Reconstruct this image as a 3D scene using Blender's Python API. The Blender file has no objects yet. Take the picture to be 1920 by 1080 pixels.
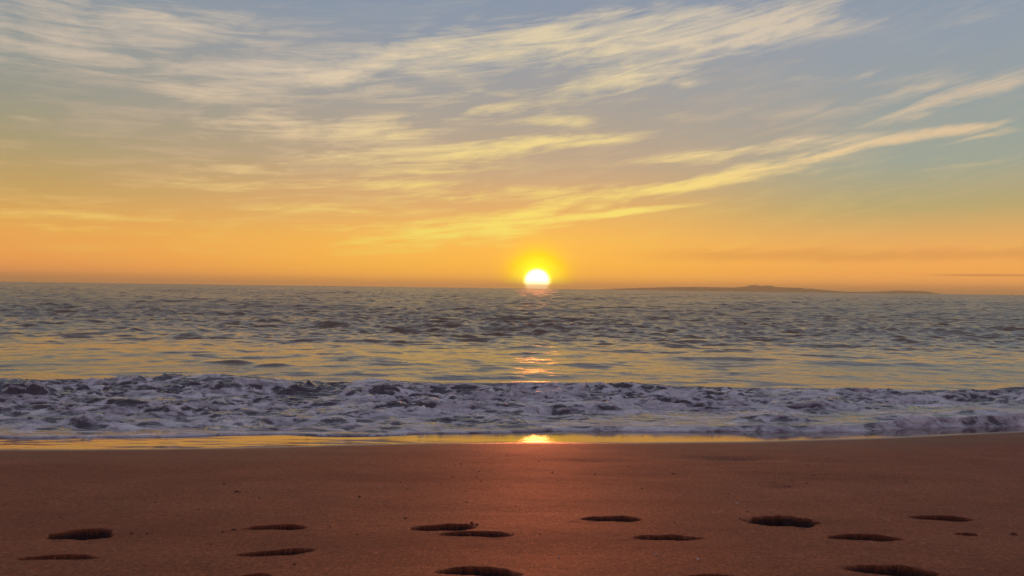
import bpy, math, random
import numpy as np
from mathutils import Matrix, Vector

scene = bpy.context.scene
R = math.radians

# ------------------------------------------------------------------ camera
F = 1478.0                      # focal length in pixels of a 1920 wide frame
CAM_Z = 1.60
ROLL = R(0.75)
cam_data = bpy.data.cameras.new("camera")
cam = bpy.data.objects.new("camera", cam_data)
scene.collection.objects.link(cam)
cam_data.sensor_width = 36.0
cam_data.lens = 36.0 * F / 1920.0
cam_data.clip_start = 0.05
cam_data.clip_end = 80000.0
cam.matrix_world = (Matrix.Translation((0, 0, CAM_Z)) @ Matrix.Rotation(R(90.0 + 0.02), 4, 'X')
                    @ Matrix.Rotation(ROLL, 4, 'Z'))
scene.camera = cam


def ray(px, py):
    """direction from the camera through a point of the 1920x1080 photograph"""
    v = cam.matrix_world.to_3x3() @ Vector(((px - 960) / F, (540 - py) / F, -1.0))
    return v.normalized()


def azel(px, py):
    v = ray(px, py)
    return math.degrees(math.atan2(v.x, v.y)), math.degrees(math.asin(v.z))


# ------------------------------------------------------------------ sky
SUN_AZ, SUN_EL = azel(1007, 529)

world = bpy.data.worlds.new("World")
scene.world = world
world.use_nodes = True
wt = world.node_tree
for n in list(wt.nodes):
    wt.nodes.remove(n)


class NT:
    """tiny helper to write node graphs as expressions"""
    def __init__(self, tree):
        self.t = tree

    def n(self, kind, **kw):
        nd = self.t.nodes.new(kind)
        for k, v in kw.items():
            setattr(nd, k, v)
        return nd

    def put(self, sock, v):
        if hasattr(v, 'is_output') or isinstance(v, bpy.types.NodeSocket):
            self.t.links.new(v, sock)
        else:
            sock.default_value = v

    def m(self, op, a, b=None, c=None, clamp=False):
        nd = self.n('ShaderNodeMath', operation=op, use_clamp=clamp)
        self.put(nd.inputs[0], a)
        if b is not None:
            self.put(nd.inputs[1], b)
        if c is not None:
            self.put(nd.inputs[2], c)
        return nd.outputs[0]

    def mr(self, v, a, b, c=0.0, d=1.0, smooth=True):
        nd = self.n('ShaderNodeMapRange', interpolation_type='SMOOTHSTEP' if smooth else 'LINEAR')
        self.put(nd.inputs[0], v)
        for i, q in enumerate((a, b, c, d)):
            self.put(nd.inputs[i + 1], q)
        return nd.outputs[0]

    def mix(self, f, a, b, blend='MIX'):
        nd = self.n('ShaderNodeMix', data_type='RGBA', blend_type=blend)
        self.put(nd.inputs[0], f)
        self.put(nd.inputs[6], a)
        self.put(nd.inputs[7], b)
        return nd.outputs[2]

    def ramp(self, f, stops, interp='LINEAR'):
        nd = self.n('ShaderNodeValToRGB')
        cr = nd.color_ramp
        cr.interpolation = interp
        while len(cr.elements) < len(stops):
            cr.elements.new(0.5)
        for e, (p, c) in zip(cr.elements, stops):
            e.position = p
        for e, (p, c) in zip(cr.elements, stops):
            e.color = c
        self.put(nd.inputs[0], f)
        return nd.outputs[0]

    def noise(self, vec, scale, detail=4, rough=0.55, dist=0.0):
        nd = self.n('ShaderNodeTexNoise')
        self.put(nd.inputs['Vector'], vec)
        nd.inputs['Scale'].default_value = scale
        nd.inputs['Detail'].default_value = detail
        nd.inputs['Roughness'].default_value = rough
        nd.inputs['Distortion'].default_value = dist
        return nd

    def mapping(self, vec, loc=(0, 0, 0), rot=(0, 0, 0), sc=(1, 1, 1), vt='POINT'):
        nd = self.n('ShaderNodeMapping', vector_type=vt)
        self.put(nd.inputs['Vector'], vec)
        nd.inputs['Location'].default_value = loc
        nd.inputs['Rotation'].default_value = rot
        nd.inputs['Scale'].default_value = sc
        return nd.outputs[0]

    def xyz(self, x, y, z=0.0):
        nd = self.n('ShaderNodeCombineXYZ')
        for i, v in enumerate((x, y, z)):
            self.put(nd.inputs[i], v)
        return nd.outputs[0]


def lin(r, g, b, k=1.0):
    f = lambda c: (c / 255 / 12.92) if c / 255 <= 0.04045 else ((c / 255 + 0.055) / 1.055) ** 2.4
    return (f(r) * k, f(g) * k, f(b) * k, 1.0)


W = NT(wt)
gen = W.n('ShaderNodeTexCoord').outputs['Generated']
sep = W.n('ShaderNodeSeparateXYZ')
wt.links.new(gen, sep.inputs[0])
dx, dy, dz = sep.outputs
el = W.m('MULTIPLY', W.m('ARCSINE', dz), 57.29578)
az = W.m('MULTIPLY', W.m('ARCTAN2', dx, dy), 57.29578)

# clear sky behind the clouds: three gradients over elevation, blended over azimuth
f_el = W.m('DIVIDE', W.m('MAXIMUM', el, 0.0), 90.0)
P = lambda d: d / 90.0
upper = [(P(21), lin(134, 149, 170)), (P(33), lin(136, 145, 166)), (P(60), lin(134, 138, 160)), (1.0, lin(128, 132, 156))]
left = W.ramp(f_el, [(0, lin(226, 142, 74, 1.75)), (P(1.2), lin(240, 158, 76, 1.26)), (P(3.5), lin(236, 172, 84, 1.05)), (P(5.6), lin(202, 166, 96)),
                     (P(8.5), lin(168, 156, 112)), (P(12), lin(142, 150, 138)), (P(16), lin(142, 152, 154))] + upper)
mid = W.ramp(f_el, [(0, lin(255, 176, 62, 1.55)), (P(1.5), lin(255, 184, 66, 1.22)), (P(3.5), lin(255, 192, 86, 1.05)), (P(5.6), lin(240, 184, 104)),
                    (P(8.5), lin(204, 172, 130)), (P(12), lin(168, 162, 150)), (P(16), lin(146, 156, 168))] + upper)
right = W.ramp(f_el, [(0, lin(244, 162, 84, 1.66)), (P(1.5), lin(250, 172, 80, 1.22)), (P(3.5), lin(238, 178, 100, 1.03)), (P(5.6), lin(190, 172, 118)),
                      (P(8.5), lin(160, 168, 152)), (P(12), lin(149, 162, 162)), (P(16), lin(144, 158, 172))] + upper)
base = W.mix(W.mr(az, -34, -4), left, mid)
base = W.mix(W.mr(az, 3, 27), base, right)
# the eastern half of the sky is dusk blue and mauve
away = W.mr(dy, 0.55, -0.7)
east = W.ramp(f_el, [(0, lin(150, 122, 132)), (P(10), lin(160, 134, 150)), (P(30), lin(146, 134, 156)), (1.0, lin(128, 132, 156))])
base = W.mix(away, base, east)

# cloud layer: streaky noise laid out on the plane of the clouds
inv = W.m('DIVIDE', 1.0, W.m('ADD', W.m('MAXIMUM', dz, 0.0), 0.045))
plane = W.xyz(W.m('MULTIPLY', dx, inv), W.m('MULTIPLY', dy, inv))
warp = W.noise(plane, 0.55, 3, 0.5)
wv = W.n('ShaderNodeVectorMath', operation='MULTIPLY_ADD')
wt.links.new(warp.outputs['Color'], wv.inputs[0])
wv.inputs[1].default_value = (0.9, 0.9, 0)
wt.links.new(plane, wv.inputs[2])
wisps = W.noise(W.mapping(wv.outputs[0], rot=(0, 0, R(38)), sc=(0.8, 2.3, 1)), 1.9, 7, 0.6).outputs['Fac']
wide = W.noise(W.mapping(wv.outputs[0], loc=(3.1, 1.7, 0), rot=(0, 0, R(20)), sc=(0.7, 1.5, 1)), 0.7, 4, 0.55).outputs['Fac']
# fine horizontal banding in angular space
# the streaks bend upwards to the right
az_l = W.m('ADD', W.m('MINIMUM', W.m('MAXIMUM', az, -60.0), 60.0), 36.0)
bent = W.m('SUBTRACT', el, W.m('MULTIPLY', W.m('MULTIPLY', az_l, az_l), 0.0018))
fib = W.xyz(az, bent)
ang = W.xyz(az, el)
fine_n = W.noise(W.mapping(fib, sc=(0.095, 1.0, 1)), 1.6, 8, 0.68, 0.7).outputs['Fac']
# ragged offset for the strokes
off = W.noise(W.mapping(fib, sc=(0.16, 0.5, 1)), 0.9, 6, 0.62)
ov = W.n('ShaderNodeVectorMath', operation='MULTIPLY_ADD')
wt.links.new(off.outputs['Color'], ov.inputs[0])
ov.inputs[1].default_value = (3.6, 1.0, 0)
sub = W.n('ShaderNodeVectorMath', operation='SUBTRACT')
wt.links.new(ang, sub.inputs[0])
sub.inputs[1].default_value = (1.8, 0.5, 0)
wt.links.new(sub.outputs[0], ov.inputs[2])
stroke_pos = ov.outputs[0]


def strokes(rows, start):
    acc = start
    for cx, cy, hl, hw, deg, amp in rows:
        a0, e0 = azel(cx, cy)
        dpp = 57.3 / F
        v = W.mapping(stroke_pos, loc=(a0, e0, 0), rot=(0, 0, R(deg)), sc=(hl * dpp * 1.35, hw * dpp * 1.7, 1), vt='TEXTURE')
        g = W.n('ShaderNodeTexGradient', gradient_type='SPHERICAL')
        wt.links.new(v, g.inputs[0])
        acc = W.m('MULTIPLY_ADD', g.outputs['Fac'], amp, acc)
    return acc


BRIGHT = [
    (200, 42, 330, 34, 3, .75), (60, 88, 170, 22, 0, .45), (300, 28, 120, 24, 6, .4),
    (300, 128, 260, 24, 2, .35), (560, 145, 210, 26, 8, .75), (400, 180, 150, 16, 2, .35), (690, 122, 80, 12, 14, .35),
    (760, 112, 260, 26, 9, .5), (1000, 80, 300, 38, 5, .7), (1250, 58, 280, 34, 4, .8), (1480, 50, 95, 26, 8, 1.1),
    (1330, 88, 220, 16, 5, .5), (1380, 30, 140, 14, -6, .4), (1200, 140, 120, 18, 9, 1.0), (1110, 165, 90, 12, 8, .6), (1285, 158, 40, 8, 2, .6),
    (1620, 52, 50, 10, 6, .5), (900, 208, 170, 12, 5, .55), (1040, 228, 70, 9, 2, .6), (840, 175, 150, 12, 4, .4),
    (480, 240, 110, 22, 4, .7), (680, 246, 130, 20, 4, .65), (660, 290, 150, 8, 7, .7),
    (900, 284, 190, 13, 7, 1.3), (1110, 262, 150, 9, 4, .8), (440, 316, 90, 12, 5, .6), (400, 346, 90, 8, 2, .6),
    (720, 346, 190, 9, 1, .6), (790, 320, 120, 8, 5, .5),
    (1250, 350, 250, 8, 7, .85), (1180, 366, 200, 5, 6, .5), (1480, 302, 240, 8, 9, .9), (1430, 318, 160, 5, 11, .6), (1660, 268, 130, 6, 7, .95), (1825, 242, 70, 8, 2, 1.1),
    (1880, 252, 70, 3, 8, .6), (1450, 276, 210, 8, 3, .8), (1400, 335, 130, 6, 5, .8), (1300, 296, 120, 8, 3, .5),
    (1060, 388, 280, 8, 7, .95), (960, 418, 230, 11, 6, 1.25), (850, 444, 200, 10, 5, 1.1), (1130, 404, 150, 5, 7, 1.0),
    (790, 466, 150, 7, 4, .9), (1000, 362, 260, 10, 3, .7), (700, 430, 160, 10, 2, .5), (640, 392, 180, 9, 1, .4),
    (1800, 178, 150, 12, 14, 1.1), (1710, 170, 80, 12, 10, .4), (1630, 142, 130, 8, -4, .35), (1570, 205, 140, 12, 0, .3),
    (1800, 314, 90, 3, 3, .3), (1850, 34, 70, 5, 4, .3),
    (620, 270, 600, 120, 5, .12), (300, 430, 420, 60, 1, .10),
    (120, 402, 170, 7, 0, .45), (160, 428, 150, 5, 1, .4), (240, 468, 160, 6, 0, .3), (60, 372, 90, 6, 0, .25), (50, 220, 30, 3, 0, .4),
]
VEIL = [
    (750, 255, 620, 130, 5, .85), (1250, 130, 420, 110, 6, .5), (1500, 215, 420, 70, 8, .5), (300, 180, 450, 90, 3, .45),
    (150, 60, 400, 60, 3, .5), (1120, 330, 420, 50, 8, .5), (500, 380, 600, 60, 2, .4),
]
sb = strokes(BRIGHT, 0.0)
sv = strokes(VEIL, 0.03)
outside = W.mr(W.m('ABSOLUTE', az), 34, 48)                 # beyond the photographed part the clouds follow noise alone
gen_cov = W.m('MULTIPLY', W.mr(wide, 0.45, 0.72), outside)
high = W.mr(el, 20, 27)
gen_cov = W.m('MAXIMUM', gen_cov, W.m('MULTIPLY', W.mr(wide, 0.42, 0.7), high))
patchy = W.noise(W.mapping(fib, loc=(5, 2, 0), sc=(0.17, 0.62, 1)), 0.95, 7, 0.60, 0.8).outputs['Fac']
tex = W.m('ADD', W.m('MULTIPLY', wisps, 0.15), W.m('ADD', W.m('MULTIPLY', fine_n, 0.47), W.m('MULTIPLY', patchy, 0.38)))
tex_c = W.mr(tex, 0.37, 0.62)
veil_d = W.m('MULTIPLY', W.m('ADD', W.m('MULTIPLY', sv, 0.62), W.m('MULTIPLY', gen_cov, 0.4)), W.m('MULTIPLY_ADD', tex_c, 0.7, 0.5), clamp=True)
q = W.m('MULTIPLY_ADD', W.m('ADD', sb, W.m('MULTIPLY', gen_cov, 0.6)), 0.66, W.m('MULTIPLY', W.m('SUBTRACT', tex, 0.495), 4.9))
bright_d = W.m('MULTIPLY', W.mr(q, 0.02, 0.95, smooth=False), W.mr(sb, -0.2, 0.5), clamp=True)

# cloud colours
veil_c = W.ramp(f_el, [(0, lin(250, 172, 78)), (P(3), lin(250, 182, 92)), (P(6), lin(220, 172, 122)), (P(9), lin(194, 168, 144)),
                       (P(14), lin(176, 165, 156)), (P(22), lin(168, 160, 152)), (P(50), lin(84, 82, 98)), (1, lin(62, 66, 92))])
cl_c = W.ramp(f_el, [(0, lin(255, 190, 80)), (P(3), lin(255, 222, 104)), (P(5), lin(255, 226, 124)), (P(7), lin(252, 218, 140)),
                     (P(10), lin(236, 208, 164)), (P(15), lin(222, 204, 180)), (P(21), lin(212, 200, 180)), (P(50), lin(100, 94, 104)), (1, lin(70, 70, 96))])
# angle to the sun
sdir = Vector((math.sin(R(SUN_AZ)) * math.cos(R(SUN_EL)), math.cos(R(SUN_AZ)) * math.cos(R(SUN_EL)), math.sin(R(SUN_EL))))
dt = W.n('ShaderNodeVectorMath', operation='DOT_PRODUCT')
wt.links.new(gen, dt.inputs[0])
dt.inputs[1].default_value = sdir
sa = W.m('MULTIPLY', W.m('ARCCOSINE', W.m('MINIMUM', dt.outputs['Value'], 0.9999999)), 57.29578)
near_sun = W.mr(sa, 24, 4)
far_side = W.mr(sa, 14, 34)
cl_c = W.mix(W.m('MULTIPLY', near_sun, 0.45), cl_c, lin(255, 232, 100))
cl_c = W.mix(W.m('MULTIPLY', far_side, 0.40), cl_c, veil_c)
away2 = W.mr(dy, 0.5, -0.2)
cl_c = W.mix(away2, cl_c, lin(116, 94, 108))
veil_c = W.mix(away2, veil_c, lin(100, 86, 104))
col = W.mix(veil_d, base, veil_c)
col = W.mix(bright_d, col, cl_c)

# faint darker bars low over the horizon on the right
a1, e1 = azel(1650, 478)
bar = W.m('MULTIPLY', W.mr(W.m('ABSOLUTE', W.m('SUBTRACT', W.m('MULTIPLY_ADD', fine_n, 1.2, el), e1 + 0.6)), 0.0, 0.65, 1, 0), W.mr(az, 6, 16))
col = W.mix(W.m('MULTIPLY', bar, 0.30), col, lin(205, 128, 72))
a2, e2 = azel(1880, 516)
bar2 = W.m('MULTIPLY', W.mr(W.m('ABSOLUTE', W.m('SUBTRACT', el, e2)), 0.02, 0.10, 1, 0), W.mr(az, a2 - 5.5, a2 - 1.5))
col = W.mix(W.m('MULTIPLY', bar2, 0.45), col, lin(170, 105, 75))

# the sun itself with the bright air round it
glow = W.m('MULTIPLY', W.m('EXPONENT', W.m('MULTIPLY', sa, -1.0 / 3.0)), 0.22)
glow_n = W.m('EXPONENT', W.m('MULTIPLY', W.m('MULTIPLY', sa, sa), -1.0 / 2.6))
disc = W.m('POWER', W.mr(sa, 1.30, 0.50), 2.0)
gcol = W.n('ShaderNodeVectorMath', operation='SCALE')
gcol.inputs[0].default_value = (0.75, 0.36, -0.02)
wt.links.new(glow, gcol.inputs['Scale'])
ncol = W.n('ShaderNodeVectorMath', operation='SCALE')
ncol.inputs[0].default_value = (0.9, 1.35, -0.40)
wt.links.new(glow_n, ncol.inputs['Scale'])
dcol = W.n('ShaderNodeVectorMath', operation='SCALE')
dcol.inputs[0].default_value = (10.0, 7.5, 5.0)
wt.links.new(disc, dcol.inputs['Scale'])


def vadd(a, b):
    nd = W.n('ShaderNodeVectorMath', operation='ADD')
    wt.links.new(a, nd.inputs[0])
    wt.links.new(b, nd.inputs[1])
    return nd.outputs[0]


total = vadd(vadd(vadd(col, gcol.outputs[0]), ncol.outputs[0]), dcol.outputs[0])
sky = W.n('ShaderNodeTexSky', sky_type='NISHITA')
sky.sun_disc = False
sky.sun_elevation = R(max(SUN_EL, 0.5))
sky.sun_rotation = R(SUN_AZ)
sky.air_density = 1.0
sky.dust_density = 1.0
# what cloud, dusk haze and afterglow add on top of the clear-air sky
dif = W.n('ShaderNodeVectorMath', operation='MULTIPLY_ADD')
wt.links.new(sky.outputs[0], dif.inputs[0])
dif.inputs[1].default_value = (-0.05, -0.05, -0.05)
wt.links.new(total, dif.inputs[2])
vmax = W.n('ShaderNodeVectorMath', operation='MAXIMUM')
wt.links.new(dif.outputs[0], vmax.inputs[0])
total = vmax.outputs[0]
bg1 = W.n('ShaderNodeBackground')
wt.links.new(sky.outputs[0], bg1.inputs[0])
bg1.inputs[1].default_value = 0.05
bg2 = W.n('ShaderNodeBackground')
wt.links.new(total, bg2.inputs[0])
bg2.inputs[1].default_value = 1.0
add = W.n('ShaderNodeAddShader')
wt.links.new(bg1.outputs[0], add.inputs[0])
wt.links.new(bg2.outputs[0], add.inputs[1])
out = W.n('ShaderNodeOutputWorld')
wt.links.new(add.outputs[0], out.inputs[0])
world.cycles.sampling_method = 'MANUAL'
world.cycles.sample_map_resolution = 2048

# ------------------------------------------------------------------ sun
sun_data = bpy.data.lights.new("sun", 'SUN')
sun_data.energy = 2.0
sun_data.angle = R(3.0)
sun_data.color = (1.0, 0.20, 0.07)
sun = bpy.data.objects.new("sun", sun_data)
scene.collection.objects.link(sun)
sun.rotation_euler = (-sdir).to_track_quat('-Z', 'Y').to_euler()

scene.view_settings.view_transform = 'Standard'
scene.view_settings.look = 'None'
scene.view_settings.exposure = 0.0
scene.view_settings.gamma = 1.0
scene.cycles.max_bounces = 6
scene.cycles.sample_clamp_indirect = 2.0
scene.cycles.sample_clamp_direct = 6.0
scene.cycles.use_denoising = True

# ------------------------------------------------------------------ helpers


def hash2(ix, iy, seed):
    h = (ix * 374761393 + iy * 668265263 + seed * 974711) & 0xFFFFFFFF
    h = ((h ^ (h >> 13)) * 1274126177) & 0xFFFFFFFF
    h = (h ^ (h >> 16)) & 0xFFFFFFFF
    return h.astype(np.float64) / 4294967295.0


def gnoise(x, y, seed=0):
    """2-D gradient noise, about -1..1"""
    x = np.asarray(x, float); y = np.asarray(y, float)
    ix = np.floor(x).astype(np.int64); iy = np.floor(y).astype(np.int64)
    fx = x - ix; fy = y - iy
    u = fx * fx * fx * (fx * (fx * 6 - 15) + 10); v = fy * fy * fy * (fy * (fy * 6 - 15) + 10)

    def g(i, j, a, b):
        t = hash2(ix + i, iy + j, seed) * 2 * np.pi
        return np.cos(t) * a + np.sin(t) * b
    n00 = g(0, 0, fx, fy); n10 = g(1, 0, fx - 1, fy); n01 = g(0, 1, fx, fy - 1); n11 = g(1, 1, fx - 1, fy - 1)
    return 1.5 * ((n00 * (1 - u) + n10 * u) * (1 - v) + (n01 * (1 - u) + n11 * u) * v)


def fbm(x, y, seed=0, octv=4, gain=0.5):
    s = 0; a = 1; t = 0
    for k in range(octv):
        s = s + a * gnoise(x * 2 ** k + 17.3 * k, y * 2 ** k - 9.1 * k, seed + k)
        t += a; a *= gain
    return s / t


def sstep(a, b, x):
    t = np.clip((x - a) / (b - a), 0, 1)
    return t * t * (3 - 2 * t)


def grid_faces(nr, nc):
    i = np.arange(nr - 1)[:, None] * nc + np.arange(nc - 1)[None, :]
    i = i.ravel()
    return np.stack([i, i + 1, i + 1 + nc, i + nc], 1)


def grid_normals(X, Y, Z):
    p = np.stack([X, Y, Z], -1)
    du = np.gradient(p, axis=1); dv = np.gradient(p, axis=0)
    n = np.cross(du, dv)
    n /= np.linalg.norm(n, axis=-1, keepdims=True) + 1e-20
    n[n[..., 2] < 0] *= -1
    return n


def make_mesh(name, verts, faces, normals=None, attrs=None):
    me = bpy.data.meshes.new(name)
    nv, nf = len(verts), len(faces)
    me.vertices.add(nv)
    me.vertices.foreach_set('co', np.ascontiguousarray(verts, np.float32).ravel())
    me.loops.add(nf * 4)
    me.loops.foreach_set('vertex_index', np.ascontiguousarray(faces, np.int32).ravel())
    me.polygons.add(nf)
    me.polygons.foreach_set('loop_start', np.arange(nf, dtype=np.int32) * 4)
    me.polygons.foreach_set('loop_total', np.full(nf, 4, np.int32))
    me.update(calc_edges=True)
    me.polygons.foreach_set('use_smooth', np.ones(nf, bool))
    for k, v in (attrs or {}).items():
        at = me.attributes.new(k, 'FLOAT', 'POINT')
        at.data.foreach_set('value', np.ascontiguousarray(v, np.float32).ravel())
    if normals is not None:
        me.normals_split_custom_set_from_vertices([tuple(x) for x in normals.tolist()])
    return me


def link(me, name, mat, **props):
    o = bpy.data.objects.new(name, me)
    if mat:
        me.materials.append(mat)
    scene.collection.objects.link(o)
    for k, v in props.items():
        o[k] = v
    return o


def new_mat(name):
    m = bpy.data.materials.new(name)
    m.use_nodes = True
    t = m.node_tree
    for n in list(t.nodes):
        t.nodes.remove(n)
    N = NT(t)
    o = N.n('ShaderNodeOutputMaterial')
    return m, N, o


# ------------------------------------------------------------------ shape of the beach
SLOPE = 0.098
Y0 = 8.62                         # where the sand meets still water


def sand_base(x, y):
    yk = Y0 - 0.35
    s = np.where(y > yk, 0.076 * (Y0 - y), 0.076 * 0.35 + SLOPE * (yk - y) - (SLOPE - 0.076) * 0.5 * (1 - np.exp(-(yk - y) / 0.5)))
    top = 0.076 * 0.35 + SLOPE * (yk - 3.0) - (SLOPE - 0.076) * 0.5
    s = np.where(y < 3.0, top + 0.06 * (3.0 - y), s)
    s = np.where(y < -6.0, top + 0.06 * 9.0 + 0.02 * (-6.0 - y), s)
    s = np.maximum(s, -0.9)
    return s


def on_sand(px, py):
    v = ray(px, py)
    lo, hi = 0.5, 40.0
    for _ in range(60):
        t = (lo + hi) / 2
        if CAM_Z + v.z * t > float(sand_base(v.x * t, v.y * t)):
            lo = t
        else:
            hi = t
    return v.x * t, v.y * t


# front edge of the foam and upper edge of the mirror-wet sand, read off the photograph
front_px = [(0, 821), (120, 821), (300, 820), (420, 816), (530, 814), (600, 818), (700, 818), (780, 814), (870, 813), (960, 811), (1060, 808),
            (1180, 809), (1300, 810), (1420, 809), (1560, 810), (1620, 809), (1690, 804), (1760, 802), (1850, 801), (1919, 799)]
wet_px = [(0, 842), (150, 841), (400, 838), (530, 837), (650, 834), (800, 830), (1000, 829), (1200, 829), (1400, 827), (1550, 823), (1680, 819), (1800, 813), (1919, 808)]
fx_, fy_ = np.array([on_sand(*p) for p in front_px]).T
wx_, wy_ = np.array([on_sand(*p) for p in wet_px]).T


def y_front(x):
    x = np.asarray(x, float)
    b = np.interp(x, fx_, fy_)
    far = sstep(5.6, 8.0, np.abs(x))
    b = b + 0.025 * fbm(x * 1.6, x * 0 + 3.3, 5, 4) + far * 0.15 * gnoise(x * 0.3, x * 0 + .7, 8)
    return b


def y_wet(x):
    return np.interp(x, wx_, wy_) + 0.02 * fbm(np.asarray(x) * 0.9, np.asarray(x) * 0 + 1.1, 9, 3)


# ------------------------------------------------------------------ sand
# footprints: centre x, y in the photograph, half width, dark height, tilt (+ = right end lower), bend, raggedness, label
FEET = [
    (152, 1000, 66, 20, -2, .5, .5, "broad dark footprint in red sand at far left, with a paler floor"),
    (518, 987, 64, 10, -2, .35, .3, "thin arched footprint trailing crumbs from its left end"),
    (833, 988, 64, 14, -2, .1, .5, "dark footprint with a clod of sand at its right end, above a thinner one"),
    (893, 1002, 72, 10, 3, .2, .3, "thin tapering footprint just below the one with a clod at its end"),
    (1148, 973, 62, 11, 1, .25, .3, "footprint right of the sun's column, first of the upper row there"),
    (1250, 1008, 68, 10, -1, .1, .3, "thin wavy footprint pointed at both ends, below and left of the deepest one"),
    (1467, 976, 70, 21, 1, .0, 1., "deepest blackest footprint with ragged edges, at right of the beach"),
    (1615, 1007, 72, 13, 3, .3, .2, "soft greyish footprint below and right of the deepest black one"),
    (1763, 970, 64, 10, 5, .1, .2, "thin footprint tapering to the right, rightmost of the upper row"),
    (1812, 1001, 22, 6, 0, .0, .6, "short reddish scuff, smallest print near the right edge"),
    (110, 1045, 80, 10, -3, .3, .2, "long shallow footprint nearest the left corner of the beach"),
    (517, 1033, 78, 12, -12, .0, .2, "straight footprint slanting up to the right like a stroke"),
    (477, 1080, 40, 12, 0, .3, .3, "footprint cut by the bottom edge, left of the middle"),
    (897, 1068, 82, 20, 4, .3, .4, "wide dark footprint near the bottom edge below the middle pair"),
    (1668, 1068, 96, 20, 12, .1, .3, "longest footprint, slanting down to the right in the lower right corner"),
    (1330, 1081, 62, 10, 2, .3, .3, "footprint cut by the bottom edge, right of the middle"),
]
feet = []
for cx, cy, hw, th, tilt, bend, rag, lab in FEET:
    x0, y0 = on_sand(cx, cy + th * 0.1)
    xa, ya = on_sand(cx - hw, cy - tilt / 2)
    xb, yb = on_sand(cx + hw, cy + tilt / 2)
    mpp = math.hypot(x0, y0) / F                       # metres per photo pixel
    L = math.hypot(xb - xa, yb - ya) / 2
    ang_ = math.atan2(yb - ya, xb - xa)
    wid = 0.46 * (on_sand(cx, cy - th / 2)[1] - on_sand(cx, cy + th / 2)[1])
    depth = min(0.075, max(0.014, wid * 0.95))
    feet.append((x0, y0, L, wid, ang_, depth, bend, rag, lab))


def foot_field(X, Y):
    """depth of the prints, and which print a point belongs to"""
    D = np.zeros_like(X); ID = np.full(X.shape, -1); LIP = np.zeros_like(X)
    for k, (x0, y0, L, wd, a, dep, bend, rag, lab) in enumerate(feet):
        box = (np.abs(X - x0) < L * 1.6) & (np.abs(Y - y0) < L * 0.9 + 0.15)
        if not box.any():
            continue
        x = X[box] - x0; y = Y[box] - y0
        n1 = gnoise(X[box] * 14, Y[box] * 14, 40 + k); n2 = gnoise(X[box] * 45, Y[box] * 45, 60 + k)
        s = (x * math.cos(a) + y * math.sin(a)) / L
        t = -x * math.sin(a) + y * math.cos(a)
        t = t + bend * 0.10 * (s * s - 0.3) + rag * 0.012 * n1
        # a sole: waist narrower than heel and ball
        w = wd * (1.0 + 0.18 * np.sin(s * 3.3 + 0.6) - 0.10 * np.cos(s * 6.0))
        r = np.sqrt(np.abs(s) ** 1.9 + (np.abs(t) / w) ** 2.2 + 1e-9)
        r = r + (0.3 + rag) * (0.15 * n1 + 0.035 * n2)
        wall = sstep(1.0, 0.74, r)                     # steep walls, flat floor
        shade = 0.75 + 0.25 * np.cos(s * 2.2)
        floor = 1.0 - 0.22 * n1
        d = dep * wall * shade * floor
        D[box] = np.maximum(D[box], d)
        lip = np.exp(-((r - 1.18) / 0.16) ** 2) * (0.0012 + 0.002 * rag * n2)
        LIP[box] += lip
        idb = ID[box]; idb[(r < 1.0)] = k; ID[box] = idb
    return D, ID, LIP


hollows = [(1375, 859, 90, 0.030), (1110, 864, 80, 0.016), (1560, 865, 70, 0.016), (1465, 912, 36, 0.016), (1220, 893, 90, .009), (330, 885, 140, .008), (700, 900, 120, .007),
           (760, 955, 90, .006), (1000, 1040, 120, .008), (60, 950, 120, .006), (1330, 1000, 60, .006), (960, 1065, 60, .008), (1290, 975, 50, .006)]
holl = []
for cx, cy, hw, dp in hollows:
    x0, y0 = on_sand(cx, cy)
    holl.append((x0, y0, hw * math.hypot(x0, y0) / F, dp))


def sand_z(X, Y):
    z = sand_base(X, Y)
    k = sstep(8.3, 7.2, Y)                              # smooth where the swash polishes it
    z = z + k * (0.012 * fbm(X * 0.55, Y * 0.8, 11, 3) + 0.0035 * fbm(X * 2.1, Y * 4.5, 12, 3))
    z = z + sstep(7.6, 5.6, Y) * (0.0016 * fbm(X * 10, Y * 16, 13, 3))
    z = z + 0.004 * sstep(7.9, 8.2, Y) * gnoise(X * 0.5, Y * 0.3, 14) * sstep(9.5, 8.5, Y)
    for x0, y0, hw, dp in holl:
        z = z - dp * np.exp(-((X - x0) / hw) ** 2 - ((Y - y0) / (0.10 + hw * 0.12)) ** 2)
    # tiny pits and crumbs
    pit = gnoise(X * 28, Y * 22, 15) * gnoise(X * 5, Y * 4, 16)
    z = z - 0.006 * sstep(0.42, 0.75, pit) * sstep(7.6, 6.2, Y)
    # a low ridge left by the last high swash
    yr = 6.05 - 0.16 * (X - 1.0) + 0.05 * gnoise(X * 1.1, X * 0 + 2, 17)
    z = z + 0.007 * sstep(-0.15, 0.0, Y - yr) * sstep(0.05, 0.0, Y - yr) * sstep(0.2, 1.2, X)
    yr2 = 6.9 + 0.10 * X + 0.12 * gnoise(X * 0.5, X * 0 + 4, 18)
    z = z + 0.004 * sstep(-0.2, 0.0, Y - yr2) * sstep(0.04, 0.0, Y - yr2) * sstep(1.5, -1.0, X)
    return z


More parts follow.
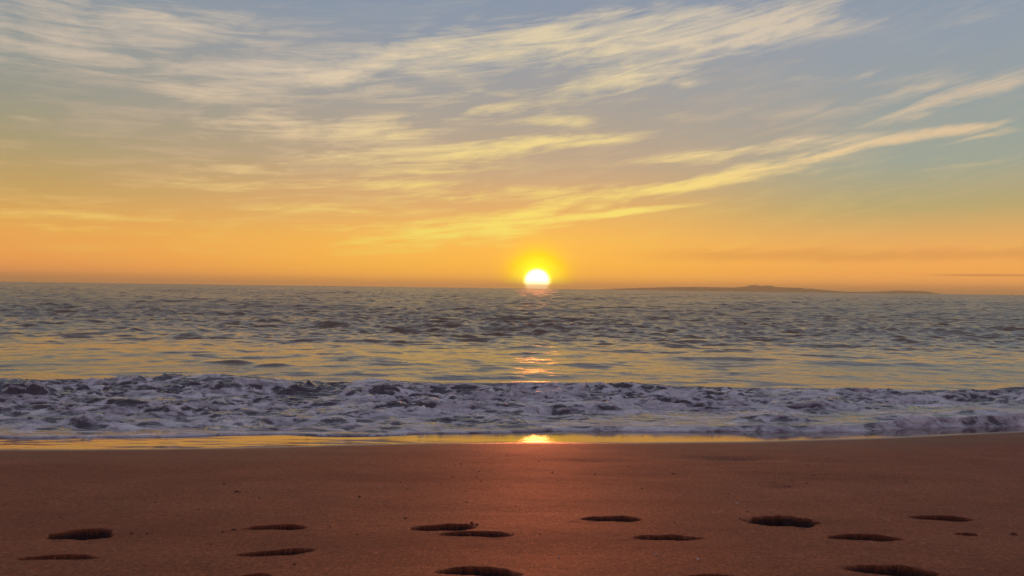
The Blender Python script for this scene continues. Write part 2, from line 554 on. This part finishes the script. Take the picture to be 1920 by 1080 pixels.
a_f = np.linspace(-0.80, 0.80, 1500)
ext = 0.80 + np.cumsum(0.012 * 1.13 ** np.arange(46))
a_s = np.concatenate([-ext[::-1], a_f, ext])
y_s = np.concatenate([np.linspace(-60, 1.4, 40), np.linspace(1.5, 2.4, 24), np.arange(2.41, 5.3, 0.0065), np.arange(5.31, 10.6, 0.016)])
A, Yg = np.meshgrid(a_s, y_s)
X = A * np.maximum(Yg, 2.0)
D, ID, LIP = foot_field(X, Yg)
Z = sand_z(X, Yg) - D + LIP
wet = sstep(-0.20, 0.03, Yg - y_wet(X))
damp = sstep(-1.6, 0.0, Yg - y_wet(X) + 0.25 * fbm(X * 0.6, Yg, 21, 3))

sm, S, so = new_mat("sand")
geo = S.n('ShaderNodeNewGeometry').outputs['Position']
wet_a = S.n('ShaderNodeAttribute', attribute_name='wet').outputs['Fac']
damp_a = S.n('ShaderNodeAttribute', attribute_name='damp').outputs['Fac']
n1 = S.noise(geo, 2.2, 5, 0.6).outputs['Fac']
n2 = S.noise(geo, 110, 4, 0.85).outputs['Fac']
n3 = S.noise(S.mapping(geo, sc=(0.35, 1.4, 1)), 1.3, 5, 0.6).outputs['Fac']
c = S.mix(S.mr(n1, 0.3, 0.7), (0.26, 0.069, 0.021, 1), (0.36, 0.099, 0.031, 1))
c = S.mix(S.mr(n2, 0.33, 0.58), S.mix(0.6, c, (0.13, 0.04, 0.025, 1)), c)
n4 = S.noise(S.mapping(geo, sc=(1, 0.5, 1)), 62, 4, 0.8).outputs['Fac']
c = S.mix(S.m('MULTIPLY', S.mr(n4, 0.54, 0.40), 0.62), c, (0.11, 0.032, 0.014, 1))
c = S.mix(S.m('MULTIPLY', S.mr(n4, 0.56, 0.68), 0.55), c, (0.60, 0.24, 0.10, 1))
c = S.mix(S.m('MULTIPLY', S.mr(n2, 0.60, 0.70), 0.45), c, (0.85, 0.48, 0.26, 1))  # bright grains, their glitter painted into the colour
c = S.mix(S.m('MULTIPLY', S.mr(n3, 0.48, 0.66), 0.35), c, (0.19, 0.058, 0.024, 1))
c = S.mix(S.m('MULTIPLY', damp_a, 0.45), c, (0.17, 0.055, 0.025, 1))
print_shade = S.n('ShaderNodeAttribute', attribute_name='dug_shade').outputs['Fac']
c = S.mix(print_shade, c, (0.045, 0.024, 0.020, 1))  # shade inside the prints deepened in the colour, over damper sand below
c = S.mix(wet_a, c, (0.10, 0.045, 0.028, 1))
rough = S.m('ADD', S.m('MULTIPLY_ADD', damp_a, -0.10, 0.62), S.m('MULTIPLY', S.m('SUBTRACT', n3, 0.5), 0.22))
rough = S.mix(wet_a, S.xyz(rough, rough, rough), (0.065, 0.065, 0.065, 1))
bs = S.n('ShaderNodeBsdfPrincipled')
S.put(bs.inputs['Base Color'], c)
S.put(bs.inputs['Roughness'], rough)
S.put(bs.inputs['Specular IOR Level'], S.m('MULTIPLY_ADD', wet_a, 1.0, 0.19))
bmp = S.n('ShaderNodeBump')
bmp.inputs['Distance'].default_value = 0.006
S.put(bmp.inputs['Strength'], S.m('MULTIPLY_ADD', wet_a, -0.985, 1.0))
grain = S.m('ADD', S.m('MULTIPLY', S.noise(geo, 260, 3, 0.7).outputs['Fac'], 0.5), S.m('MULTIPLY', S.noise(geo, 42, 5, 0.8).outputs['Fac'], 1.8))
S.put(bmp.inputs['Height'], grain)
S.put(bs.inputs['Normal'], bmp.outputs[0])
S.put(so.inputs[0], bs.outputs[0])

V = np.stack([X, Yg, Z], -1).reshape(-1, 3)
dug_shade_r = sstep(0.004, 0.016, D).ravel()
Nn = grid_normals(X, Yg, Z).reshape(-1, 3)
Fc = grid_faces(*X.shape)
fid = ID.ravel()[Fc]
face_id = np.where((fid == fid[:, :1]).all(1), fid[:, 0], -1)
wet_r, damp_r = wet.ravel(), damp.ravel()


def take(mask_faces, shift=(0, 0, 0)):
    f = Fc[mask_faces]
    used, invx = np.unique(f, return_inverse=True)
    return V[used] - np.array(shift), invx.reshape(-1, 4), Nn[used], {'wet': wet_r[used], 'damp': damp_r[used], 'dug_shade': dug_shade_r[used]}


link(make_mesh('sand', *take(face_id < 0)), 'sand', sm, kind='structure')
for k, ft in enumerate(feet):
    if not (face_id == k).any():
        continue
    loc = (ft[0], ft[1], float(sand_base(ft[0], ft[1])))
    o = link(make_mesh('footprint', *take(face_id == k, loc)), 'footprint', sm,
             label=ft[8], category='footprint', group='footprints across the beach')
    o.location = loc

# ------------------------------------------------------------------ sea and surf
random.seed(4)
rng = np.random.RandomState(7)
comps = []
for lam, amp, n_, spread in ((17, .050, 3, 12), (9.5, .022, 4, 25), (5.2, .015, 6, 35), (2.8, .012, 9, 42), (1.5, .0105, 14, 48), (0.8, .0080, 18, 52), (0.45, .0042, 18, 60)):
    for _ in range(n_):
        l = lam * rng.uniform(0.75, 1.3)
        th = R(rng.normal(0, spread))
        comps.append((2 * np.pi / l, th, amp * rng.uniform(0.6, 1.3), rng.uniform(0, 2 * np.pi), l))


def sea_z(X, Y, spacing, slopes=False):
    z = np.zeros_like(X); gx = np.zeros_like(X); gy = np.zeros_like(X)
    calm = 0.16 + 0.84 * sstep(16, 34, Y)
    gust = 0.75 + 0.5 * fbm(X * 0.05, Y * 0.03, 33, 3)
    for kk, th, am, ph, l in comps:
        w = np.clip((l / np.maximum(spacing, 1e-3) - 2.0) / 2.5, 0, 1)
        if l > 1.1:      # the waves far out stay as steep as those near by
            w = np.maximum(w, 0.9 * np.clip((26 - spacing) / 14, 0, 1))
        if not (w > 0).any():
            continue
        phs = kk * (X * math.sin(th) + Y * math.cos(th)) + ph
        s = np.sin(phs)
        small = calm * gust if l < 7 else (0.25 + 0.75 * calm)
        f = am * w * small
        z += f * (s + 0.35 * s * s)
        if slopes:
            d = f * kk * np.cos(phs) * (1 + 0.7 * s)
            gx += d * math.sin(th); gy += d * math.cos(th)
    if slopes:
        return gx, gy
    for x0, y0, hh, sx, sy in ((-5.5, 15.6, 0.075, 0.40, 0.16), (-4.6, 15.3, 0.04, 0.30, 0.14), (-6.4, 15.9, .04, .4, .16), (-3.3, 16.8, 0.05, 0.8, 0.25), (4.6, 17.8, 0.06, 1.5, 0.3), (7.8, 17.2, .05, 1.4, .3), (0.35, 20.5, 0.05, 0.8, 0.25), (-5.0, 22.5, 0.08, 1.4, 0.3), (-1.2, 24.0, .06, .9, .25)):
        z += hh * np.exp(-((X - x0) / sx) ** 2 - ((Y - y0) / sy) ** 2)
    # shallow crossing lumps near the shore
    z += 0.018 * fbm(X * 0.45, Y * 1.1, 31, 4) * sstep(60, 20, Y) * np.clip(1.6 - spacing, 0, 1)
    return z


YC = 12.7
crest_px = [(-200, 715), (0, 712), (60, 713), (130, 722), (250, 708), (400, 701), (480, 707), (560, 716), (600, 735), (640, 735), (665, 718), (700, 713), (900, 719), (1000, 722),
            (1080, 724), (1140, 721), (1190, 718), (1260, 724), (1340, 730), (1500, 732), (1650, 733), (1919, 736), (2150, 738)]
cp_x = np.array([(p[0] - 960) / F * YC for p in crest_px])
cp_d = np.array([-ray(*p).z / ray(*p).y for p in crest_px])         # tangent of the depression of the crest


def crest_h(x):
    d = np.interp(x, cp_x, cp_d)
    return CAM_Z - d * YC


# humps and small splashes seen in the surf: x, y in the photograph, height, width
PEAKS = [(60, 735, 26, 80), (170, 790, 13, 44), (225, 798, 6, 60), (300, 770, 8, 90), (560, 730, 12, 30), (583, 724, 8, 12), (603, 728, 6, 12), (660, 740, 12, 30), (720, 735, 10, 70),
         (545, 735, 8, 18), (1132, 762, 7, 40), (1450, 780, 10, 110), (1700, 778, 8, 80), (400, 790, 6, 60), (490, 760, 8, 60), (1580, 760, 7, 120), (1850, 768, 7, 90), (860, 755, 7, 50)]


def surf(X, T):
    """height, depth position and foam cover of the surf; T is the distance behind the foam's front edge"""
    yf = y_front(X)
    Y = yf + T
    yc = YC + 0.12 * gnoise(X * 0.35, X * 0 + 5, 51)
    u = (Y - yf) / (yc - yf)
    hc = crest_h(X) + 0.010 * fbm(X * 3.0, X * 0 + 8, 52, 3)
    up = 0.02 + 0.10 * u + 0.88 * sstep(0.70, 1.0, u)
    rise = np.clip(hc, 0.03, 1) * np.where(u < 1, up, 1.0)
    back = np.exp(-np.clip(Y - yc, 0, None) ** 2 / 0.45 ** 2 * 0.5)
    z = rise * back
    # leading edge: a thin rounded sheet resting on the sand
    thick = 0.030 * (1 - np.exp(-T / 0.03)) * (1.0 + 0.3 * gnoise(X * 2, X * 0, 53))
    zs = sand_base(X, Y)
    # turbulent lumps
    wx = X + 0.30 * fbm(X * 1.3, Y * 1.6, 54, 3); wy = Y + 0.26 * fbm(X * 1.3 + 40, Y * 1.6, 55, 3)
    b1 = 1 - np.abs(fbm(wx * 0.95, wy * 1.7, 56, 2)) * 2.4
    b2 = 1 - np.abs(fbm(wx * 2.7, wy * 4.6, 57, 3)) * 2.2
    b3 = fbm(wx * 9, wy * 13, 58, 4)
    zone = sstep(0.02, 0.3, T) * sstep(1.06, 0.93, u)
    lump = zone * (0.35 + 0.9 * sstep(0.0, 1.8, T)) * (0.050 * (b1 - 0.4) + 0.030 * (b2 - 0.4) + 0.010 * b3)
    lump *= 1.0 + 0.8 * gnoise(X * 0.6, Y * 1.1, 59)
    lump *= 1 - 0.80 * sstep(1.6, 0.5, T) * sstep(0.3, 1.3, X)
    # little bores inside the foam: steep faces towards the beach
    for q, (t0, amp, sd) in enumerate(((0.40, .030, 61), (1.5, .050, 62), (2.6, .060, 63))):
        tc = t0 + 0.28 * fbm(X * 0.55 + q * 9, X * 0 + q, sd, 3)
        a_ = amp * np.clip(0.35 + 1.1 * gnoise(X * 0.8, X * 0 + q * 3.7, sd + 5), 0, 1.3)
        dt_ = T - tc + 0.05 * b2
        if q == 0:
            a_ = a_ * (1 - 0.9 * sstep(0.2, 1.2, X))
        z = z + a_ * sstep(-0.10, 0.05, dt_) * np.exp(-np.clip(dt_, 0, None) / 0.45)
    z = z + lump
    for px, py, hp, wp in PEAKS:
        d_ = 1.56 / (-ray(px, py).z / ray(px, py).y)
        x0 = (px - 960) / F * d_
        hh = hp / F * d_ * 0.9; sx = wp / F * d_ * 0.6
        rr_ = (Y - d_) + 0.06 * b2
        z = z + hh * np.exp(-((X - x0) / sx) ** 2) * np.where(rr_ < 0, np.exp(-(rr_ / 0.10) ** 2), np.exp(-rr_ / 0.35)) * (1 + 0.5 * b3)
    z = z + sea_z(X, Y, np.full_like(X, 0.04)) * sstep(0.9, 1.5, u)
    z = np.maximum(z, zs + 0.010)
    z = np.where(T < 0.12, zs + thick + (z - zs - thick) * sstep(0.02, 0.12, T), z)
    z = np.where(T <= 1e-6, zs - 0.012, z)
    gap = np.exp(-((X - (620 - 960) / F * YC) / 0.28) ** 2)     # the gap in the breaker left of the middle
    cov = sstep(1.05, 0.95, u + 0.05 * fbm(X * 2.4, Y * 2.4, 65, 3)) * (1 - 0.95 * gap * sstep(0.45, 0.75, u))
    cov *= 0.62 + 0.38 * sstep(-0.5, 0.5, fbm(wx * 0.8, wy * 1.9, 66, 3) + 0.5 * (b2 - 0.5))
    cov = np.maximum(cov, sstep(0.5, 0.0, T))
    thin = np.exp(-((X + 5.2) / 2.6) ** 2) * sstep(0.25, 0.45, u)          # thin, torn foam at the left
    cov *= 1 - 0.42 * thin * sstep(-0.2, 0.4, fbm(X * 0.9, Y * 2.2, 67, 3))
    # a dark hump of unbroken water at the far left
    hump = np.exp(-((X - (60 - 960) / F * YC) / 0.55) ** 2) * sstep(0.72, 0.92, u)
    cov *= 1 - 0.93 * hump
    return Y, z, cov


T_MAX = 5.8
a_f = np.linspace(-0.78, 0.78, 1350)
ext = 0.78 + np.cumsum(0.01 * 1.14 ** np.arange(44))
a_w = np.concatenate([-ext[::-1], a_f, ext])
t_w = np.concatenate([[0.0], np.linspace(0.004, 0.12, 16), np.linspace(0.13, 4.6, 270)[1:], np.linspace(4.6, T_MAX, 40)[1:]])
A, T = np.meshgrid(a_w, t_w)
Xs = A * (8.6 + T)
# the back row of the surf is the front row of the sea
Ys, Zs, cov = surf(Xs, T)

wm, M, wo = new_mat("sea_water")


def water_surface(M, out_, with_foam):
    pos = M.n('ShaderNodeNewGeometry').outputs['Position']
    sp = M.n('ShaderNodeSeparateXYZ'); M.put(sp.inputs[0], pos)
    yy = sp.outputs[1]
    r1 = M.noise(M.mapping(pos, sc=(0.45, 1.0, 1)), 2.4, 4, 0.6).outputs['Fac']
    r2 = M.noise(M.mapping(pos, sc=(0.5, 1.0, 1)), 9.0, 3, 0.6).outputs['Fac']
    r3 = M.noise(M.mapping(pos, sc=(0.22, 0.55, 1)), 1.0, 4, 0.6).outputs['Fac']
    far = M.mr(yy, 16, 55)
    h = M.m('ADD', M.m('MULTIPLY', r1, M.m('MULTIPLY_ADD', far, 0.10, 0.030)), M.m('MULTIPLY', r2, M.m('MULTIPLY_ADD', far, 0.022, 0.006)))
    h = M.m('ADD', h, M.m('MULTIPLY', r3, M.m('MULTIPLY', far, 0.45)))
    b = M.n('ShaderNodeBump'); b.inputs['Distance'].default_value = 1.0; b.inputs['Strength'].default_value = 0.9
    M.put(b.inputs['Height'], h)
    # wavelets too small for the mesh tilt the surface; seen edge-on their near faces show most
    t1 = M.noise(M.mapping(pos, sc=(0.30, 0.62, 1)), 0.30, 6, 0.75).outputs['Color']
    t2 = M.noise(M.mapping(pos, rot=(0, 0, R(4)), sc=(0.32, 0.9, 1)), 2.6, 5, 0.72).outputs['Color']
    mk = M.noise(M.mapping(pos, loc=(7, 3, 0), rot=(0, 0, R(-5)), sc=(0.42, 0.62, 1)), 1.5, 5, 0.66, 0.3).outputs['Fac']
    patch = M.noise(M.mapping(pos, sc=(0.10, 0.22, 1)), 0.55, 3, 0.6).outputs['Fac']
    marks = M.mr(M.m('MULTIPLY_ADD', patch, 0.45, M.m('SUBTRACT', mk, 0.225)), 0.50, 0.64)
    def vop(op, a, b_=None, c_=None):
        nd = M.n('ShaderNodeVectorMath', operation=op)
        M.put(nd.inputs[0], a)
        if b_ is not None:
            M.put(nd.inputs[1], b_)
        if c_ is not None:
            M.put(nd.inputs[2], c_)
        return nd.outputs[0]
    tt = vop('ADD', t1, t2)
    tt = vop('ADD', tt, (-1.0, -1.0, -1.0))
    amt = M.mr(yy, 17, 90)
    tt = vop('MULTIPLY', tt, M.xyz(M.m('MULTIPLY_ADD', amt, 0.55, 0.10), M.m('MULTIPLY_ADD', amt, 0.22, 0.10), 0.0))
    mark_k = M.mr(yy, 13.5, 28, 0.12, 0.50)
    tt = vop('ADD', tt, M.xyz(0.0, M.m('SUBTRACT', M.m('MULTIPLY', amt, 0.0), M.m('MULTIPLY', marks, mark_k)), 0.0))
    nrm = vop('NORMALIZE', vop('ADD', b.outputs[0], tt))
    w = M.n('ShaderNodeBsdfPrincipled')
    w.inputs['Base Color'].default_value = (0.09, 0.075, 0.085, 1) if with_foam else (0.190, 0.132, 0.074, 1)
    w.inputs['IOR'].default_value = 1.42
    M.put(w.inputs['Roughness'], M.m('MULTIPLY_ADD', far, 0.10, 0.12))
    M.put(w.inputs['Normal'], nrm)
    if not with_foam:
        M.put(out_.inputs[0], w.outputs[0])
        return
    foam = M.n('ShaderNodeAttribute', attribute_name='foam').outputs['Fac']
    wn = M.noise(pos, 3.0, 3, 0.5)
    wv_ = M.n('ShaderNodeVectorMath', operation='MULTIPLY_ADD')
    M.put(wv_.inputs[0], wn.outputs['Color']); wv_.inputs[1].default_value = (0.25, 0.25, 0.25); M.put(wv_.inputs[2], pos)
    vor = M.n('ShaderNodeTexVoronoi', feature='DISTANCE_TO_EDGE'); vor.inputs['Scale'].default_value = 3.6
    M.put(vor.inputs['Vector'], M.mapping(wv_.outputs[0], sc=(0.55, 1.35, 1)))
    lace = M.mr(vor.outputs['Distance'], 0.20, 0.0)
    fn = M.noise(M.mapping(wv_.outputs[0], sc=(0.5, 1.3, 1)), 4.2, 7, 0.66, 0.6).outputs['Fac']
    patt = M.m('ADD', M.m('MULTIPLY', lace, 0.30), M.m('MULTIPLY', fn, 1.15))
    thr = M.m('MULTIPLY_ADD', foam, -0.75, 1.24)
    fac = M.mr(M.m('SUBTRACT', patt, thr), -0.07, 0.12)
    bub = M.noise(pos, 60, 4, 0.7).outputs['Fac']
    fb = M.n('ShaderNodeBump'); fb.inputs['Distance'].default_value = 0.10; fb.inputs['Strength'].default_value = 1.0
    M.put(fb.inputs['Height'], M.m('ADD', M.m('MULTIPLY', patt, 1.3), M.m('MULTIPLY', bub, 0.16)))
    fcol = M.mix(M.mr(fn, 0.36, 0.64), (0.42, 0.38, 0.43, 1), (0.97, 0.97, 0.99, 1))
    fo = M.n('ShaderNodeBsdfPrincipled')
    M.put(fo.inputs['Base Color'], fcol)
    fo.inputs['Roughness'].default_value = 0.28
    fo.inputs['Specular IOR Level'].default_value = 0.8
    M.put(fo.inputs['Normal'], fb.outputs[0])
    mx = M.n('ShaderNodeMixShader')
    M.put(mx.inputs[0], fac); M.put(mx.inputs[1], w.outputs[0]); M.put(mx.inputs[2], fo.outputs[0])
    M.put(out_.inputs[0], mx.outputs[0])


water_surface(M, wo, False)
fm, Mf, fo_ = new_mat("surf_foam")
water_surface(Mf, fo_, True)

link(make_mesh('surf_foam', np.stack([Xs, Ys, Zs], -1).reshape(-1, 3), grid_faces(*Xs.shape),
               grid_normals(Xs, Ys, Zs).reshape(-1, 3), {'foam': cov}), 'surf_foam', fm, kind='stuff')

# sea: from the back of the surf to the horizon
y_edge = Ys[-1]; x_edge = Xs[-1]
inv_far = np.linspace(1.0 / 14.2, 1.0 / 420.0, 820)
y_n = np.concatenate([1 / inv_far, 420 * 1.16 ** np.arange(1, 24)])
blend = np.linspace(0, 1, 40)
Xw = a_w[None, :] * y_n[:, None]
Yw = np.repeat(y_n[:, None], len(a_w), 1)
Xw[0] = x_edge; Yw[0] = y_edge
shift0 = (y_edge - 14.2)
for i in range(1, 160):
    k = 1 - sstep(0, 1, i / 160.0)
    Yw[i] += shift0 * k
    Xw[i] = a_w * (y_n[i]) + (x_edge - a_w * 14.2) * k
spacing = np.gradient(y_n)[:, None] * np.ones_like(Xw)
Zw = sea_z(Xw, Yw, spacing)
Zw[0] = Zs[-1]
for i in range(1, 8):
    Zw[i] = Zs[-1] * (1 - i / 8) + Zw[i] * (i / 8)
SX, SY = sea_z(Xw, Yw, spacing, True)
Nw = np.stack([-SX, -SY, np.ones_like(SX)], -1)
Nw /= np.linalg.norm(Nw, axis=-1, keepdims=True)
kf = sstep(0.5, 3.0, spacing)[..., None]
Nw = grid_normals(Xw, Yw, Zw) * (1 - kf) + Nw * kf
Nw /= np.linalg.norm(Nw, axis=-1, keepdims=True)
link(make_mesh('sea', np.stack([Xw, Yw, Zw], -1).reshape(-1, 3), grid_faces(*Xw.shape),
               Nw.reshape(-1, 3)), 'sea', wm, kind='structure')
print('built', len(V), Xs.size, Xw.size)

# ------------------------------------------------------------------ the low island on the horizon
ISL_D = 14500.0
prof_px = [(1128, 0), (1150, 2), (1185, 4), (1230, 6), (1290, 8.5), (1330, 8.5), (1370, 8), (1396, 9.5), (1405, 12), (1409, 14.5), (1420, 14.8), (1424, 13), (1432, 12.2), (1440, 14), (1446, 13.6), (1452, 10.8), (1470, 10), (1500, 9), (1530, 7),
           (1560, 3.5), (1590, 2.5), (1625, 2.5), (1655, 4.0), (1680, 6.5), (1700, 6), (1722, 6.5), (1738, 3.5), (1750, 0)]
ix = np.array([(p[0] - 960) / F * ISL_D for p in prof_px]); ih = np.array([p[1] / F * ISL_D for p in prof_px]) * 0.85
gx = np.linspace(ix[0], ix[-1], 700)
gy = np.linspace(-1, 1, 36)
GX, GY = np.meshgrid(gx, gy)
top = np.interp(GX, ix, ih)
GYw = ISL_D + GY * 420 + 160 * gnoise(GX / 700, GX * 0, 80)
GZ = top * (1 - np.abs(GY) ** 2.2) * (1 + 0.10 * fbm(GX / 160, GY * 3, 81, 4)) + 6.0 * fbm(GX / 110, GY * 3, 82, 5, 0.65) * (1 - GY ** 2) - 1.5
im, I, io = new_mat("island_rock")
ip = I.n('ShaderNodeNewGeometry').outputs['Position']
ic = I.mix(I.mr(I.noise(ip, 0.012, 5, 0.6).outputs['Fac'], 0.35, 0.65), (0.055, 0.05, 0.03, 1), (0.16, 0.12, 0.08, 1))
ib = I.n('ShaderNodeBsdfPrincipled'); I.put(ib.inputs['Base Color'], ic); ib.inputs['Roughness'].default_value = 0.9
I.put(io.inputs[0], ib.outputs[0])
link(make_mesh('island', np.stack([GX, GYw, GZ], -1).reshape(-1, 3), grid_faces(*GX.shape), grid_normals(GX, GYw, GZ).reshape(-1, 3)),
     'island', im, kind='structure')

# ------------------------------------------------------------------ crumbs and shells on the sand
import bmesh


def surf_z(x, y):
    return float(sand_z(np.array([[x]]), np.array([[y]]))[0, 0])


def lump(bm, x, y, z, r, seed):
    rr = random.Random(seed)
    m4 = Matrix.Translation((x, y, z + r * 0.25)) @ Matrix.Rotation(rr.uniform(0, 3.1), 4, 'Z') @ Matrix.Diagonal((r * rr.uniform(1.0, 1.9), r * rr.uniform(0.7, 1.1), r * rr.uniform(0.45, 0.75), 1))
    res = bmesh.ops.create_icosphere(bm, subdivisions=2, radius=1.0, matrix=m4)
    for v in res['verts']:
        d = v.co - Vector((x, y, z))
        v.co += d * (0.35 * float(gnoise(d.x / r * 1.3 + seed, d.y / r * 1.3 + d.z / r, 91)))


cm, Cn, co_ = new_mat("damp_sand_crumb")
cp = Cn.n('ShaderNodeNewGeometry').outputs['Position']
cb = Cn.n('ShaderNodeBsdfPrincipled')
Cn.put(cb.inputs['Base Color'], Cn.mix(Cn.noise(cp, 300, 3, 0.6).outputs['Fac'], (0.06, 0.022, 0.015, 1), (0.16, 0.06, 0.035, 1)))
cb.inputs['Roughness'].default_value = 0.85
cb.inputs['Specular IOR Level'].default_value = 0.1
Cn.put(co_.inputs[0], cb.outputs[0])
crumbs = bmesh.new()
rc = random.Random(12)
spots = [(418, 997, 5), (438, 993, 6), (1552, 1016, 3), (1512, 906, 4), (1036, 886, 4), (1115, 888, 3), (1263, 887, 4), (420, 908, 5), (443, 922, 5), (372, 956, 4),
         (674, 932, 6), (760, 970, 5), (552, 1056, 6), (275, 1001, 4), (247, 1000, 4), (262, 1001, 3), (285, 1001, 3), (962, 1003, 4), (1797, 1008, 3), (1265, 980, 4), (1901, 1002, 8), (1012, 1003, 3),
         (1388, 972, 4), (1395, 975, 5), (885, 983, 8), (894, 985, 7), (873, 984, 6)]
for cx, cy in [(370, 940), (560, 930), (790, 905), (860, 880), (900, 950), (1200, 930), (1450, 930), (90, 940), (650, 1010), (1500, 885), (1700, 930), (930, 870)]:
    for _ in range(9):
        spots.append((cx + rc.gauss(0, 55), cy + rc.gauss(0, 14), rc.choice((1.6, 2, 2, 2.6, 3.2))))
for i, (cx, cy, w_) in enumerate(spots):
    x, y = on_sand(cx, cy)
    if y > 7.3:
        continue
    r = max(0.0022, w_ * y / F * 0.45)
    lump(crumbs, x, y, surf_z(x, y), r, i)
cme = bpy.data.meshes.new('sand_crumbs'); crumbs.to_mesh(cme); crumbs.free()
link(cme, 'sand_crumbs', cm, kind='stuff')

shm, Sh, sho = new_mat("white_shell")
sp_ = Sh.n('ShaderNodeTexCoord').outputs['Object']
shb = Sh.n('ShaderNodeBsdfPrincipled')
Sh.put(shb.inputs['Base Color'], Sh.mix(Sh.noise(sp_, 300, 3, 0.6).outputs['Fac'], (0.92, 0.88, 0.84, 1), (0.70, 0.62, 0.58, 1)))
shb.inputs['Roughness'].default_value = 0.25
tr = Sh.n('ShaderNodeBsdfTranslucent'); tr.inputs[0].default_value = (0.95, 0.90, 0.85, 1)
smx = Sh.n('ShaderNodeMixShader'); smx.inputs[0].default_value = 0.6
Sh.put(smx.inputs[1], shb.outputs[0]); Sh.put(smx.inputs[2], tr.outputs[0])
Sh.put(sho.inputs[0], smx.outputs[0])
SHELLS = [(1383, 944, .0055, 20, "tiny white shell fragment alone on the sand above the deepest black footprint"),
          (714, 913, .005, 70, "tiny white shell fragment farthest up the beach, left of the sun's column"),
          (1310, 1049, .005, 130, "tiny white shell fragment nearest the bottom edge, right of the sun's column"),
          (1229, 1040, .0042, -40, "small pale shell fragment just left of the lowest white one"),
          (1048, 1043, .0038, 10, "small pale shell fragment right of the wide footprint near the bottom edge")]
for cx, cy, r, rot, lab in SHELLS:
    x, y = on_sand(cx, cy)
    nu, nv = 15, 9
    U, Vv = np.meshgrid(np.linspace(-1.15, 1.15, nu), np.linspace(0.02, 1, nv))
    rad = Vv * r * 2 * (1 + 0.05 * np.cos(U * 16))
    sx = np.sin(U) * rad; sy = np.cos(U) * rad
    sz = r * 1.1 * np.sin(np.clip(Vv, 0, 1) * math.pi * 0.9) * np.cos(U * 1.1) ** 0.5 + 0.0005 * np.cos(U * 16) * Vv
    top_ = np.stack([sx, sz + 0.001, sy], -1).reshape(-1, 3)            # stands on its hinge, leaning seaward
    bot_ = top_ - np.array([0, 0.0014, 0])
    f1 = grid_faces(nv, nu)
    n_ = nu * nv
    rim = [i for i in range(nu)] + [j * nu + nu - 1 for j in range(1, nv)] + [(nv - 1) * nu + i for i in range(nu - 2, -1, -1)] + [j * nu for j in range(nv - 2, 0, -1)]
    side = [[rim[i], rim[(i + 1) % len(rim)], rim[(i + 1) % len(rim)] + n_, rim[i] + n_] for i in range(len(rim))]
    me = make_mesh('shell_fragment', np.concatenate([top_, bot_]), np.concatenate([f1, f1[:, ::-1] + n_, np.array(side)]))
    o = link(me, 'shell_fragment', shm, label=lab, category='shell', group='white shell fragments on the sand')
    o.location = (x, y, surf_z(x, y) - 0.002)
    o.rotation_euler = (R(-25), 0, R(rot))

# ------------------------------------------------------------------ hazy air over the sea
hb = bmesh.new()
bmesh.ops.create_cube(hb, size=1.0)
for v in hb.verts:
    v.co = Vector((v.co.x * 60000, v.co.y * 60000, -3.0 if v.co.z < 0 else 128.0))
hm_ = bpy.data.meshes.new('haze'); hb.to_mesh(hm_); hb.free()
hmat, H, ho = new_mat("haze_air")
pv = H.n('ShaderNodeVolumePrincipled')
pv.inputs['Density'].default_value = 0.0001
pv.inputs['Color'].default_value = (0.98, 0.95, 0.50, 1)
pv.inputs['Anisotropy'].default_value = 0.35
H.put(ho.inputs['Volume'], pv.outputs[0])
link(hm_, 'haze', hmat, kind='stuff')
